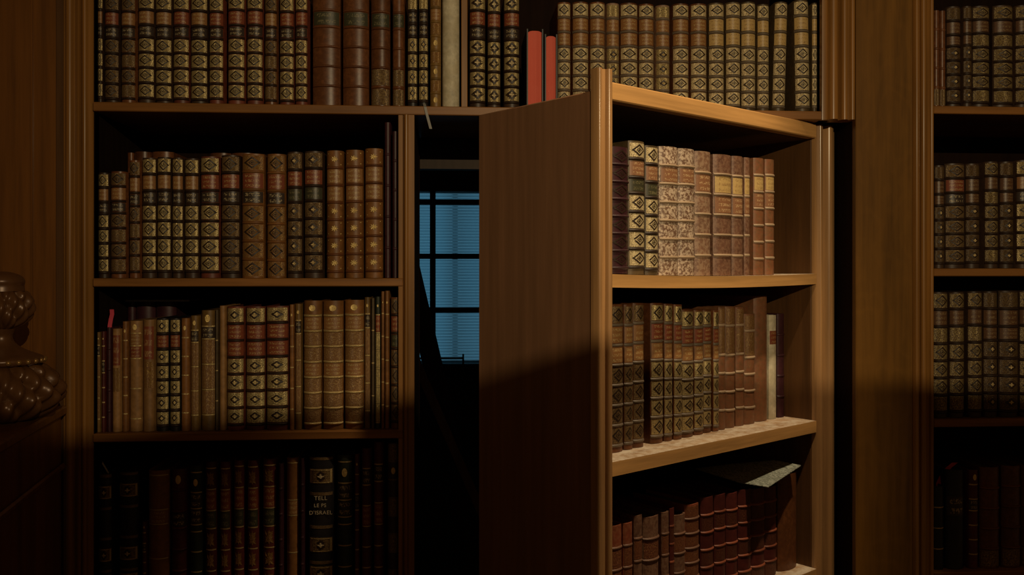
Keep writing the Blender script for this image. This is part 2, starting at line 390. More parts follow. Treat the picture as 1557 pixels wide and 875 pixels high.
ORN = {'d': ('diamond_ornament', u_diamond, 'band_dark'), 'f': ('fleuron_ornament', u_fleuron, None), 'q': ('quatrefoil_ornament', u_quatre, None),
       'r': ('rosette', u_star, 'gilt_bright'), 'o': ('oval_ornament', u_oval, 'gilt_bright'), 'x': ('saltire_ornament', u_cross, 'gilt_amber')}
WEIGHT = {'v': 0.8, 'k': 0.8, 'n': 0.85, 'z': 0.35, 'h': 0.3, 'L': 2.0, 'P': 2.4, 'G': 1.6, 'H': 0.3, 's': 0.45, 'F': 1.15, 'K': 1.9}
LAB = {'t': 'label_red', 'b': 'label_brown', 'v': 'label_black', 'k': 'label_black', 'n': 'label_green', 'y': 'label_gold', 'u': 'label_rust', 'L': 'label_red'}

def cover_mesh(w, h, d, a, t):
    n = 12; outer = []; inner = []
    k = max(0.2, (w - 2 * t) / w)
    outer.append((-w / 2, d)); inner.append((-w / 2 + t, d))
    for i in range(n + 1):
        x = -0.5 + i / n; outer.append((x * w, arc(x) * a)); inner.append((x * w * k, arc(x) * a * k + t * 0.9))
    outer.append((w / 2, d)); inner.append((w / 2 - t, d))
    m = len(outer); V = []; Fc = []
    for z in (0.0, h):
        V += [(x, y, z) for x, y in outer] + [(x, y, z) for x, y in inner]
    top = 2 * m
    for i in range(m - 1):
        Fc += [(i, i + 1, top + i + 1, top + i), (m + i + 1, m + i, top + m + i, top + m + i + 1),
               (top + i, top + i + 1, top + m + i + 1, top + m + i), (i + 1, i, m + i, m + i + 1)]
    Fc += [(0, top, top + m, m), (m - 1, 2 * m - 1, top + 2 * m - 1, top + m - 1)]
    return mesh('cover', V, Fc, True, 0.6)

STY = {  # leather, band, gilt, layout of the compartments from head to tail
 'gd':  dict(L='dark_calf', B='band_dark', G='gilt_olive', c='dbvddddz', look='dark calf book with gilt diamond panels'),
 'gr':  dict(L='red_calf', B='band_dark', G='gilt_olive', c='dtvddddz', look='gilt diamond-panelled book with red title label'),
 'gw':  dict(L='brown_calf', B='band_dark', G='gilt_dull', c='dbvdgdgz', look='worn brown book with rubbed gilt diamonds'),
 'gdd': dict(L='dark_calf', B='band_dark', G='gilt_dull', c='dtvddddz', look='dark book with dull gilt diamond panels'),
 'br':  dict(L='brown_calf', B='brown_calf', G='gilt_dull', c='pnpppp', look='broad reddish brown calf book with raised bands'),
 'bs':  dict(L='brown_calf', B='brown_calf', G='gilt_dull', c='pnppgg', look='reddish brown calf book with faint tooling'),
 'bk':  dict(L='black_calf', B='band_dark', G='gilt_olive', c='gkvqqqqz', look='slim black book with bright gilt squares'),
 'go':  dict(L='gold_calf', B='gold_calf', G='gilt_amber', c='gbgogogo', look='slim golden brown book'),
 've':  dict(L='vellum', B='vellum', G='gilt_dull', c='p', look='plain off-white vellum book', nb=1),
 'fl':  dict(L='dark_calf', B='band_dark', G='gilt_olive', c='ftvffffz', look='gilt book with dark filled lozenges'),
 'gp':  dict(L='olive_board', B='band_grey', G='gilt_pale', c='dyyddddz', look='pale gilt book with diamond panels'),
 'gpr': dict(L='brown_calf', B='band_grey', G='gilt_pale', c='dbbddddz', look='pale gilt diamond book with brown labels'),
 'gpw': dict(L='worn_calf', B='band_grey', G='gilt_olive', c='gbbqqqgz', look='scuffed pale gilt book with flaking spine'),
 'am':  dict(L='amber_calf', B='amber_calf', G='gilt_amber', c='dtvdddd', look='amber calf book with soft gilt diamonds'),
 'gg':  dict(L='dark_calf', B='band_dark', G='gilt_dull', c='qtnqqqqz', look='dark gilt book with green volume label'),
 'ro':  dict(L='amber_calf', B='brown_calf', G='gilt_amber', c='rbbrrrrz', look='amber book with gold star rosettes'),
 'dk':  dict(L='plum_calf', B='plum_calf', G='gilt_dull', c='ppppp', look='tall slim dark folio'),
 'qt':  dict(L='red_calf', B='band_dark', G='gilt_olive', c='qttqqqqz', look='gilt book with dark quatrefoils and red labels'),
 'qb':  dict(L='black_calf', B='band_dark', G='gilt_olive', c='qtqqqqqz', look='black book with gilt quatrefoils'),
 'ta':  dict(L='tan_calf', B='tan_calf', G='gilt_amber', c='hLGP', look='plain tan book with red title label', nb=1),
 'tb':  dict(L='tan_calf', B='gilt_line', G='tooled_tan', c='obtPPp', look='tan book with brown label', nb=1),
 'tn':  dict(L='amber_calf', B='gilt_line', G='gilt_amber', c='oppppp', look='slim tan book with gilt lines', nb=1),
 'ti':  dict(L='gold_calf', B='gilt_line', G='tooled_tan', c='ovGGGp', look='tooled golden book with black label', nb=1),
 'go2': dict(L='amber_calf', B='gilt_line', G='tooled_tan', c='obggbgggz', look='broad golden calf book with gilt lines'),
 'sl':  dict(L='olive_board', B='gilt_line', G='gilt_dull', c='pppp', look='thin olive pamphlet', nb=1),
 'pk':  dict(L='tan_calf', B='tan_calf', G='gilt_dull', c='pp', look='thin wooden-brown slipcase', nb=1),
 'sr':  dict(L='maroon', B='gilt_line', G='gilt_dull', c='opkpppp', look='slim maroon book', nb=1),
 'sg':  dict(L='green_calf', B='gilt_line', G='gilt_olive', c='otgggggz', look='slim green gilt book', nb=1),
 'rd':  dict(L='brown_calf', B='band_dark', G='gilt_dull', c='dtnddddz', look='brown book with dull gilt diamonds'),
 'bb':  dict(L='black_calf', B='band_dark', G='gilt_dull', c='HsFsHKHsFsHFs', look='broad black book with framed gilt squares', nb=1),
 'or':  dict(L='amber_calf', B='gilt_line', G='gilt_amber', c='zPbPP', look='plain orange-brown book', nb=1),
 'mr':  dict(L='maroon', B='maroon', G='gilt_dull', c='opkppp', look='maroon book with small gilt ornament'),
 'sx':  dict(L='maroon', B='gilt_line', G='gilt_amber', c='hxtnxxx', look='maroon book with gilt saltire panels', nb=1),
 'bo':  dict(L='green_calf', B='gilt_line', G='gilt_dull', c='zovkzppp', look='dark book with gilt oval', nb=1),
 'ds':  dict(L='maroon', B='gilt_line', G='gilt_dull', c='pkptppp', look='narrow maroon book with gilt lines', nb=1),
 'ob':  dict(L='dark_calf', B='gilt_dull', G='gilt_dull', c='gopgpgpg', look='dark book with gilt bars', nb=1),
 'pl':  dict(L='plum_calf', B='plum_calf', G='gilt_dull', c='dddddddz', look='dark plum book with blind-tooled diamonds', blind=1),
 'dg':  dict(L='olive_board', B='band_dark', G='gilt_pale', c='dunddddz', look='pale gilt book with large diamonds'),
 'cm':  dict(L='cream_calf', B='band_pale', G='gilt_dull', c='pyppppp', look='cream and brown mottled calf book', lab='label_rust'),
 'wc':  dict(L='worn_calf', B='band_pale', G='gilt_dull', c='pupppp', look='worn pale brown calf book'),
 'ru':  dict(L='russet_calf', B='band_pale', G='gilt_dull', c='pyuppp', look='russet calf book with yellow label'),
 'bi':  dict(L='brick_calf', B='band_pale', G='gilt_dull', c='pyupppp', look='slim brick-brown book with yellow label'),
 'md':  dict(L='brown_calf', B='band_grey', G='gilt_dull', c='dbbddddz', look='dusty brown book with diamond tooling'),
 'ml':  dict(L='brown_calf', B='band_grey', G='gilt_olive', c='dtbddddz', look='dusty gilt diamond book with red label'),
 'tt':  dict(L='brick_calf', B='band_pale', G='tooled_tan', c='gGpppp', look='slim tan tooled book'),
 'wf':  dict(L='brick_calf', B='brick_calf', G='tooled_tan', c='PPP', look='tall brown folio with tooled edge', nb=1),
 'wh':  dict(L='vellum', B='vellum', G='gilt_dull', c='ptPP', look='white vellum book with red patch', nb=1),
 'ox':  dict(L='oxblood', B='russet_calf', G='tooled_red', c='pggpp', look='red-brown tooled leather book'),
 'rb':  dict(L='russet_calf', B='russet_calf', G='tooled_red', c='pgppp', look='brown leather book with worn headcap'),
 'rg':  dict(L='oxblood', B='russet_calf', G='tooled_red', c='ggggggg', look='bright red book with ornate gilt tooling'),
 'dr':  dict(L='maroon', B='oxblood', G='tooled_dark', c='pgpgpg', look='dark red book with faint tooling'),
 'bx':  dict(L='brown_calf', B='brown_calf', G='gilt_dull', c='p', look='plain brown slipcase', nb=1),
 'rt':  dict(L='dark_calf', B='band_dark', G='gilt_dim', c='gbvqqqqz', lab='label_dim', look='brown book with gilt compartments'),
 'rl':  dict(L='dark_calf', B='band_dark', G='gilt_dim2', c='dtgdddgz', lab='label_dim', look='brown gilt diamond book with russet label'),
 'kb':  dict(L='black_calf', B='gilt_line', G='gilt_dull', c='pppp', look='black book with thin gilt lines', nb=1),
 'kt':  dict(L='black_calf', B='black_calf', G='gilt_dull', c='pkpp', look='broad black book with pale lettering', nb=1),
 'rr':  dict(L='brown_calf', B='brown_calf', G='gilt_dull', c='ppppg', look='plain red-brown calf book'),
}

def build_book(loc, rz, w, h, d, style, label, group, lean=0.0, pages='page_edges', round_=0.33):
    st = STY[style]
    root = empty('book', loc, rz); tag(root, label, 'book', group)
    if lean: root.rotation_euler = (0, math.radians(lean), rz)
    a = min(0.0105, w * round_); t = min(0.0028, w * 0.14)
    obj('cover', cover_mesh(w, h, d, a, t), st['L'], root)
    box('page_block', -w / 2 + t * 1.05, w / 2 - t * 1.05, t * 1.2, d - 0.006, 0.003, h - min(0.006, 0.03 * h), pages, root)
    comps = st['c']; tot = sum(WEIGHT.get(c, 1.0) for c in comps); z = zn = h; n = len(comps)
    raised = not st.get('nb'); bh = min(0.0052, h * 0.026) if raised else 0.0022
    jit = random.uniform(-0.006, 0.006) * h
    for i, c in enumerate(comps):
        ch = h * WEIGHT.get(c, 1.0) / tot; zn -= ch; zb = zn + (jit if i < n - 1 else 0); zc = (zb + z) / 2; ph = (z - zb) - bh * 1.15
        if c in LAB:
            m = st.get('lab', LAB[c])
            obj('title_label', cached('patch', u_patch), m, root, (0, 0, zc), (w, a, ph * 0.96))
        elif c in 'dfq':
            if st.get('blind'):
                obj(ORN[c][0], cached(c, ORN[c][1]), 'band_dark', root, (0, 0, zc), (w, a, ph))
            else:
                g = obj('gilt_panel', cached('patch', u_patch), st['G'], root, (0, 0, zc), (w, a, ph * 0.97))
                nm, fn, m = ORN[c]; obj(nm, cached(c, fn), m, g, (random.uniform(-0.02, 0.02), 0, 0), (1, 1, random.uniform(0.92, 1.0)))
        elif c in 'rox':
            nm, fn, m = ORN[c]; kz = min(ph, w * 1.15) if c != 'x' else ph
            obj(nm, cached(c, fn), m, root, (0, 0, zc), (w, a, kz))
        elif c in 'gGH':
            obj('gilt_panel', cached('patch', u_patch), st['G'], root, (0, 0, zc), (w, a, ph * 0.96))
        elif c == 'F':
            g = obj('gilt_panel', cached('patch', u_patch), st['G'], root, (0, 0, zc), (w, a, ph * 0.9))
            obj('fleuron_ornament', cached('f', u_fleuron), None, g, (0, 0, 0), (0.8, 1, 0.8)); obj('gilt_frame', cached('frame', u_frame), 'gilt_line', g)
        if i < n - 1 and len(comps) > 1:
            if raised: obj('raised_band', cached('band', u_band), st['B'], root, (0, 0, zb), (w, a, bh))
            elif st['B'].startswith('gilt'): obj('gilt_line', cached('patch', u_patch), st['B'], root, (0, 0, zb), (w, a, bh))
        z = zb
    return root

ORD = ['first', 'second', 'third', 'fourth', 'fifth', 'sixth', 'seventh', 'eighth', 'ninth', 'tenth', 'eleventh', 'twelfth', 'thirteenth', 'fourteenth', 'fifteenth',
       'sixteenth', 'seventeenth', 'eighteenth', 'nineteenth', 'twentieth', 'twenty-first', 'twenty-second', 'twenty-third', 'twenty-fourth', 'twenty-fifth',
       'twenty-sixth', 'twenty-seventh', 'twenty-eighth']
BOOKS = {}
def shelf_row(key, where, zs, rows, y=0.014, maxd=0.25, pages='page_edges_dark'):
    """books of one fixed shelf: (left, right, head, style[, lean]) sighted on the plane of the spines"""
    for i, r in enumerate(rows):
        lo, hi = (RB, RE) if key[0] == 'Q' else (BL, HX0 if key == 'R0c' else BR if key[:2] != 'R0' else HX0)
        x0 = max(wx(r[0], y), lo + 0.0012); x1 = min(wx(r[1], y), hi - 0.0012); xm = (r[0] + r[1]) / 2; w = x1 - x0 - 0.0013
        h = wz(xm, r[2], y) - zs; a = min(0.0105, w * 0.33)
        lab = '%s, %s from left %s' % (STY[r[3]]['look'], ORD[i], where)
        d = min(maxd, max(0.09, h * 0.66)) * random.uniform(0.94, 1.0)
        dy = random.uniform(0, 0.005)
        o = build_book((( x0 + x1) / 2, y + a + dy, zs + 0.0006), 0.0, w, h, d, r[3], lab, STY[r[3]]['look'] + ' ' + where, r[4] if len(r) > 4 else 0.0, pages)
        BOOKS[(key, i)] = o

# ------------------------------------------------------------------ floor and ceiling
box('floor', -3.2, 3.4, -4.0, 3.2, -0.06, 0.0, 'floor_stone')['kind'] = 'structure'
box('ceiling', -3.2, 3.4, -0.3, 3.2, 3.30, 3.36, 'ceiling_plaster')['kind'] = 'structure'

# ------------------------------------------------------------------ fixed bookcases
Z0 = ZC + 0.320; Z1 = ZC - 0.0105; Z2 = ZC - 0.302; Z3 = ZC - 0.61; ZT = ZC + 0.66
BL = wx(141); BR = wx(613); JL = wx(630); HX0 = wx(1250); HX1 = wx(1299); RB = wx(1420); RE = wx(1420) + 0.62
TOPZ = 2.9
bc = tag(empty('bookcase', ((BL + BR) / 2, 0.0, 0.0)), 'tall dark wooden bookcase left of the doorway, its top shelf running over the door', 'bookcase')
ox = (BL + BR) / 2
def B(name, x0, x1, y0, y1, z0, z1, mat, par, off, bevel=0.0): return box(name, x0 - off, x1 - off, y0, y1, z0, z1, mat, par, bevel)
B('back_panel', BL - 0.02, JL, 0.292, 0.305, 0.0, TOPZ, 'case_shaded', bc, ox)
B('back_panel', JL, HX1, 0.292, 0.305, Z0 - 0.017, TOPZ, 'case_shaded', bc, ox)
B('side_panel', BL - 0.022, BL, 0.008, 0.292, 0.0, TOPZ, 'case_shaded', bc, ox)
B('side_panel', BR + 0.001, JL - 0.001, 0.012, 0.292, 0.0, Z0 - 0.017, 'case_shaded', bc, ox)
B('side_panel', HX0, HX0 + 0.02, 0.012, 0.292, Z0 - 0.017, TOPZ, 'case_shaded', bc, ox)
B('shelf', BL, HX0, 0.0, 0.292, Z0 - 0.017, Z0, 'case_wood_x', bc, ox, 0.0015)
for zz in (Z1, Z2, Z3): B('shelf', BL, BR, 0.0, 0.292, zz - 0.0155, zz, 'case_wood_x', bc, ox, 0.0015)
B('shelf', BL, HX0, 0.0, 0.292, ZT - 0.017, ZT, 'case_wood_x', bc, ox, 0.0015)
B('divider', wx(701.5), wx(711), 0.010, 0.25, Z0 + 0.0005, ZT - 0.0175, 'case_wood_z', bc, ox, 0.001)
# slender moulded stile on the right of the left bay
xa, xb = BR - ox, JL - ox; xm = wx(605) - ox
moulding('stile', [(xa - 0.009, 0.012), (xa - 0.009, 0.002), (xa - 0.001, 0.002), (xa, 0.006), (xa + 0.001, 0.006)] + bead(xa + 0.006, -0.001, 0.004) + [(xb, -0.001), (xb, 0.012)], 0.0, Z0 - 0.0175, 'case_wood_z', bc)
# moulded upright on the left of the left bay
l0 = wx(98) - ox; l1 = BL - ox; lw = l1 - l0
moulding('stile', [(l0, 0.03), (l0, -0.004)] + bead(l0 + 0.012, -0.006, 0.007) + [(l0 + 0.021, -0.004), (l0 + 0.028, -0.010), (l0 + 0.031, -0.010), (l0 + 0.032, 0.0)]
         + bead(l0 + 0.037, -0.001, 0.0045) + [(l0 + 0.044, 0.002), (l1 - 0.004, 0.004), (l1, 0.010), (l1, 0.03)], 0.0, TOPZ, 'case_wood_z', bc)
B('pilaster_frame', wx(84), wx(98) - 0.0003, 0.002, 0.03, 0.0, TOPZ, 'door_inner', bc, ox, 0.001)
B('pilaster_panel', wx(-160), wx(84) - 0.0003, 0.004, 0.03, 0.0, TOPZ, 'pier_wood', bc, ox, 0.001)
B('panel_bead', wx(46), wx(49), 0.001, 0.0037, 0.0, TOPZ, 'pier_wood', bc, ox)
# fluted upright over the door on the right
u0 = HX0 - ox; u1 = HX1 - ox
moulding('stile', [(u0, 0.03), (u0, 0.0), (u0 + 0.008, -0.002)] + bead(u0 + 0.020, -0.004, 0.010) + [(u0 + 0.031, -0.002), (u0 + 0.034, 0.004)] + bead(u0 + 0.044, -0.002, 0.007)
         + bead(u1 - 0.006, -0.004, 0.005) + [(u1, 0.0), (u1, 0.03)], Z0 - 0.017, TOPZ, 'case_wood_z', bc)

# right-hand bookcase with its veneered pilaster
P0 = HX1 + 0.001; P1 = wx(1386)
rc = tag(empty('bookcase', ((RB + RE) / 2, 0.0, 0.0)), 'dark wooden bookcase at the right with a broad veneered pilaster', 'bookcase'); orx = (RB + RE) / 2
RZ0 = ZC + 0.334; RZ1 = ZC + 0.0085; RZ2 = ZC - 0.294; RZ3 = ZC - 0.60
B('back_panel', RB - 0.02, RE, 0.292, 0.305, 0.0, TOPZ, 'case_shaded', rc, orx)
B('side_panel', RB - 0.02, RB, 0.012, 0.292, 0.0, TOPZ, 'case_shaded', rc, orx)
B('side_panel', RE, RE + 0.02, 0.0, 0.292, 0.0, TOPZ, 'case_shaded', rc, orx)
B('side_panel', P0, P0 + 0.02, 0.012, 0.305, 0.0, TOPZ, 'case_shaded', rc, orx)
for zz in (RZ0, RZ1, RZ2, RZ3, RZ0 + 0.34): B('shelf', RB, RE, 0.0, 0.292, zz - 0.0155, zz, 'case_wood_x', rc, orx, 0.0015)
B('pilaster_panel', P0, P1, -0.004, 0.012, 0.0, TOPZ, 'veneer', rc, orx, 0.001)
p1 = P1 - orx; rb = RB - orx
moulding('stile', [(p1 + 0.0005, 0.012), (p1 + 0.0005, -0.006)] + bead(p1 + 0.006, -0.008, 0.004) + [(p1 + 0.012, -0.002), (p1 + 0.015, -0.002)] + bead(p1 + 0.021, -0.006, 0.0055)
         + [(p1 + 0.028, -0.003), (rb - 0.008, 0.0)] + bead(rb - 0.005, 0.0, 0.004) + [(rb, 0.004), (rb, 0.012)], 0.0, TOPZ, 'case_wood_z', rc)

# ------------------------------------------------------------------ books on the fixed shelves
R0 = [(142.3, 154.7, -8, 'gd'), (155.5, 178.5, -8, 'gdd'), (181, 204, -6, 'gw'), (206, 232, -9, 'gd'), (233, 259, -9, 'gd'), (260, 285.5, -8, 'gr'), (287, 314, -8, 'gd'),
      (316, 339, -4, 'gr'), (344, 371, -8, 'gr'), (373.5, 399, -8, 'gr'), (401, 420.5, -6, 'gw'), (423, 446, -7, 'gr'), (447.5, 467, -7, 'gr'),
      (474, 517, -14, 'br'), (520, 560.5, -14, 'br'), (563, 593, -12, 'bs'), (596, 615, -12, 'bs'), (619, 635, -8, 'bk'), (636, 651.5, -8, 'bk'), (653.5, 671, -10, 'go'), (672, 699, -4, 've')]
shelf_row('R0', "on left bookcase's top shelf", Z0, R0)
R0b = [(713.5, 739, -8, 'fl'), (741, 762, -6, 'fl'), (766, 791, -6, 'fl')]
shelf_row('R0b', 'between divider and red books', Z0, R0b)
R0c = [(848, 869, 3, 'gpr'), (871, 897, 2, 'gpr'), (897.5, 921.5, 3, 'gpr'), (923, 943.5, 4, 'gpw'), (944, 972, 4, 'gpr'), (972.5, 997, 5, 'gpr'), (998, 1020, 8, 'gpw'),
       (1024, 1050, 5, 'gpr'), (1051.5, 1077.5, 5, 'gpr'), (1079, 1104, 4, 'gp'), (1105, 1128.5, 3, 'gp'), (1129, 1152.5, 2, 'gp'), (1153, 1172, 6, 'gp'), (1176, 1197, 2, 'gp', 1.5), (1211, 1235, 0, 'gp', -1.0), (1236, 1247, 4, 'gp')]
shelf_row('R0c', 'above open door', Z0, R0c)
# two books shelved with their red fore-edges outward
for i, (a, b, tp, lb) in enumerate([(801, 826, 44.5, 'taller book with bright red fore-edge turned outward, left of its shorter twin'), (828.5, 847.5, 52.5, 'shorter book with dusty red fore-edge turned outward above the door')]):
    yy = -0.004 if i == 0 else 0.0; yy = 0.004; x0 = wx(a, yy); x1 = wx(b, yy); w = x1 - x0; h = wz((a + b) / 2, tp, yy) - Z0
    r = tag(empty('book', ((x0 + x1) / 2, yy, Z0 + 0.0006)), lb, 'book', 'books with red fore-edges turned outward'); t = 0.0025
    for s in (-1, 1): box('cover_board', s * w / 2 - (t if s > 0 else 0), s * w / 2 + (t if s < 0 else 0), 0.0, 0.13, 0.0, h, 'black_calf', r)
    box('spine', -w / 2, w / 2, 0.13, 0.133, 0.0, h, 'black_calf', r)
    # page block: rounded head, slightly hollow fore-edge
    V = []; Fc = []; n = 6; hw = w / 2 - t
    for k in range(n + 1):
        x = -hw + 2 * hw * k / n; hy = 0.004 + 0.0025 * math.cos(math.pi * x / (2 * hw)); zt = h - 0.002 - 0.004 * (abs(x) / hw) ** 3
        V += [(x, hy, 0.002), (x, hy, zt), (x, 0.128, zt), (x, 0.128, 0.002)]
    for k in range(n):
        for q in range(4): aa = 4 * k; Fc.append((aa + q, aa + (q + 1) % 4, aa + 4 + (q + 1) % 4, aa + 4 + q))
    Fc += [(0, 1, 2, 3), (4 * n + 3, 4 * n + 2, 4 * n + 1, 4 * n)]
    obj('page_block', fix_normals(mesh('page_block', V, Fc, True)), 'page_edges_red', r)
R1 = [(144, 163.5, 263, 'gd'), (165, 190, 261, 'gw'), (194, 211.5, 244, 'gw'), (213, 235.5, 240, 'gd'), (236.5, 258.5, 239, 'gd'), (259.5, 277, 240, 'gd'), (278, 300.5, 241, 'gd'), (302, 332, 238, 'gr'), (334, 363.5, 236, 'gdd'),
      (366, 400.5, 234, 'am'), (403.5, 432.5, 234, 'am'), (435, 459, 231, 'gg'), (461, 490.5, 230, 'gg'), (495, 521.5, 229, 'ro'), (524, 552, 228, 'ro'), (554, 582, 226, 'ro'), (584, 594, 186, 'dk'), (596, 605, 200, 'dk')]
shelf_row('R1', "on left bookcase's second shelf", Z1, R1, maxd=0.125)
R2 = [(143.5, 152, 506, 'ti'), (153.5, 159.5, 505, 'sr'), (160.5, 168, 499, 'dk'), (169, 182.5, 501, 'ta'), (184, 193, 490, 'tn'), (194, 213.5, 489, 'tb'), (215.5, 233.5, 487, 'ta'), (235, 255, 485, 'qb'), (256.5, 273, 485, 'qb'),
      (274, 287, 485, 'tn'), (288, 301.5, 481, 'ti'), (303, 326, 473, 'ti'), (326.5, 331.5, 472, 'sl'), (332, 342, 466, 'pk'), (343, 370, 467, 'qt'), (371.5, 402, 467, 'qt'), (403.5, 438, 466, 'qt'),
      (439.5, 447, 464, 'tn'), (447.5, 458, 463, 'ti'), (460, 488.5, 458, 'go2'), (490, 521.5, 458, 'go2'), (523, 553, 457, 'go2'), (553.5, 563, 453, 'ti'), (564, 569.5, 454, 'sl'), (570, 578.5, 452, 'sg'), (579, 584.5, 444, 'tn'), (585, 592, 443, 'tn'), (593.5, 611, 453, 'rd')]
shelf_row('R2', "on left bookcase's third shelf", Z2, R2, maxd=0.125)
R3 = [(143.5, 169, 722, 'bb'), (178, 209, 719, 'bb'), (215, 222, 795, 'sr'), (223, 255.5, 717, 'or'), (258, 282.5, 715, 'mr'), (287, 307, 710, 'bo'), (310.5, 328.5, 704, 'sx'), (332.5, 349.5, 704, 'sx'), (353.5, 370, 702, 'sx'), (374.5, 392, 702, 'sx'), (397.5, 419, 700, 'sx'),
      (423, 430.5, 706, 'dk'), (434, 454, 698, 'or'), (456, 462.5, 698, 'dk'), (468, 507, 696, 'bb'), (511.5, 535.5, 694, 'bo'), (538.5, 546.5, 692, 'sr'), (549.5, 564.5, 683, 'ds'), (567.5, 583, 674, 'ds'), (588.5, 607, 675, 'ob')]
shelf_row('R3', "on left bookcase's lowest shelf", Z3, R3)
def back_row(key, where, zs, rows, y): 
    for i, (a, b, t, sty) in enumerate(rows):
        x0, x1 = max(wx(a, y), BL + 0.0015), wx(b, y); h = wz((a + b) / 2, t, y) - zs
        build_book(((x0 + x1) / 2, y + 0.0105, zs + 0.0006), 0, x1 - x0 - 0.0004, h, 0.10, sty, 'brown book standing in shadow behind %s front row, %s from left' % (where, ORD[i]), 'books behind ' + where + ' front row', 0, 'page_edges_dark')
back_row('K1', "second shelf's", Z1, [(184, 201, 232, 'rr'), (201.5, 228, 231, 'rr'), (229, 262, 231, 'br'), (318, 350, 233, 'br'), (351, 388, 233, 'rr')], 0.165)
back_row('K2', "third shelf's", Z2, [(186, 204, 460, 'dk'), (204.5, 234, 460, 'dk'), (235, 266, 460, 'dk')], 0.165)
pm = box('pamphlet', wx(186, 0.165), wx(288, 0.165), 0.165, 0.27, 0, 0.0035, 'grey_paper'); pm.location.z = wz(200, 460, 0.165) + 0.0012
tag(pm, 'thin grey pamphlet lying flat on the hidden books of the third left shelf', 'pamphlet')
# legible title on the broad black book
tb = BOOKS[('R3', 14)]
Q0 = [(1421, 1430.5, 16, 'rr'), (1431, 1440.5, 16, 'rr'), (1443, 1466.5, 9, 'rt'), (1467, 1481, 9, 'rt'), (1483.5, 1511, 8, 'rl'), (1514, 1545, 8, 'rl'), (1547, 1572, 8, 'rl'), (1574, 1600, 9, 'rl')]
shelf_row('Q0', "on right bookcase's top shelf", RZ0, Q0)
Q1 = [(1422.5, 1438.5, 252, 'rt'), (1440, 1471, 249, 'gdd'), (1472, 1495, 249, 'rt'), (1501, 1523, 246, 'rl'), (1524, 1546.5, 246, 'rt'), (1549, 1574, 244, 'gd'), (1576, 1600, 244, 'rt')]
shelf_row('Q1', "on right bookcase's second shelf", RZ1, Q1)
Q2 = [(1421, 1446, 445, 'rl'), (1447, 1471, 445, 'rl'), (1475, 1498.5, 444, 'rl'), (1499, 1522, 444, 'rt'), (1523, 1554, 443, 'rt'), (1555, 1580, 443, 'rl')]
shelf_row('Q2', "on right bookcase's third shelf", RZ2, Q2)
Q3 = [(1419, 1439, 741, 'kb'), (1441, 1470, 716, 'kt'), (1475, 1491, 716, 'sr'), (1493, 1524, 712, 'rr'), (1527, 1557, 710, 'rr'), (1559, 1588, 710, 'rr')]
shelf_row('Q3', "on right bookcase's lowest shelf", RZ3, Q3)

# ------------------------------------------------------------------ the bookcase door, swung open
PF = W(0.154, 1.40); PH = W(0.6137, 1.795)
U = (PH - PF); U.z = 0; DW = U.length; U.normalize(); N = Vector((-U.y, U.x, 0))      # along the front, and into the case
if N.dot(PF - CAM) < 0: N = -N
AZ = math.atan2(U.y, U.x)
dr = tag(empty('bookcase_door', (PF.x, PF.y, 0.0), AZ), 'hidden door built as a bookcase, swung open with its plain brown side facing left', 'bookcase door')
DT = ZC + 0.302; D1 = ZC - 0.002; D2 = ZC - 0.300; D3 = ZC - 0.60
SL = -0.0327; DEP = 0.296; SR = DW + 0.072
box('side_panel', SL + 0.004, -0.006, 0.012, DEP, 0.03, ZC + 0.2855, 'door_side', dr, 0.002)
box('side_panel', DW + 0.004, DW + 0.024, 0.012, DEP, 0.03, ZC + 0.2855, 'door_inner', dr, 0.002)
box('back_panel', -0.005, DW + 0.003, DEP - 0.016, DEP, 0.03, ZC + 0.270, 'case_shaded', dr)
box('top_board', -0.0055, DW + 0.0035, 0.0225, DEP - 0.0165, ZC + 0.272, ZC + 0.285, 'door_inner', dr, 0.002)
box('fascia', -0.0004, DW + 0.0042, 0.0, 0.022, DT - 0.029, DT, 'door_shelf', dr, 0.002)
def bowed_shelf(name, zt, th, mat, topmat, sag=0.0):
    n = 14; V = []; Fc = []
    for i in range(n + 1):
        x = -0.0055 + (DW + 0.009) * i / n; q = -sag * 4 * (i / n) * (1 - i / n)
        V += [(x, 0.0, zt - th + q), (x, 0.0, zt + q), (x, DEP - 0.0165, zt + q), (x, DEP - 0.0165, zt - th + q)]
    for i in range(n):
        for k in range(4): a = 4 * i; Fc.append((a + k, a + (k + 1) % 4, a + 4 + (k + 1) % 4, a + 4 + k))
    Fc += [(0, 1, 2, 3), (4 * n + 3, 4 * n + 2, 4 * n + 1, 4 * n)]
    o = obj(name, fix_normals(mesh(name, V, Fc)), mat, dr)
    if topmat:
        o.data.materials.append(MATS[topmat])
        for p in o.data.polygons: p.material_index = 1 if p.normal.z > 0.8 else 0
    return o
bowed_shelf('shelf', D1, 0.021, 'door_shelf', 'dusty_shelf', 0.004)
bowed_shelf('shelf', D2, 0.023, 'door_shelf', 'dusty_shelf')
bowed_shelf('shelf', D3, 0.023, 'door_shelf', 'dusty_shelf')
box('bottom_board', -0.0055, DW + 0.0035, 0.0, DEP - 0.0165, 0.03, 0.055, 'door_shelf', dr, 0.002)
st = moulding('stile', [(SL + 0.002, 0.0115), (SL + 0.002, -0.001)] + bead(SL + 0.007, -0.002, 0.0045) + [(SL + 0.012, -0.001), (SL + 0.020, -0.002)] + bead(SL + 0.0265, -0.004, 0.0055) + [(-0.0005, 0.0), (-0.0005, 0.0115)], 0.03, ZC + 0.319, 'door_stile', dr)
moulding('stile', [(DW + 0.0045, 0.0115), (DW + 0.0045, 0.0)] + bead(DW + 0.013, -0.002, 0.006) + [(DW + 0.020, 0.001), (DW + 0.030, 0.001)] + bead(DW + 0.042, -0.004, 0.010) + [(DW + 0.054, -0.002), (SR, 0.0), (SR, 0.0115)], 0.03, ZC + 0.300, 'door_stile', dr)

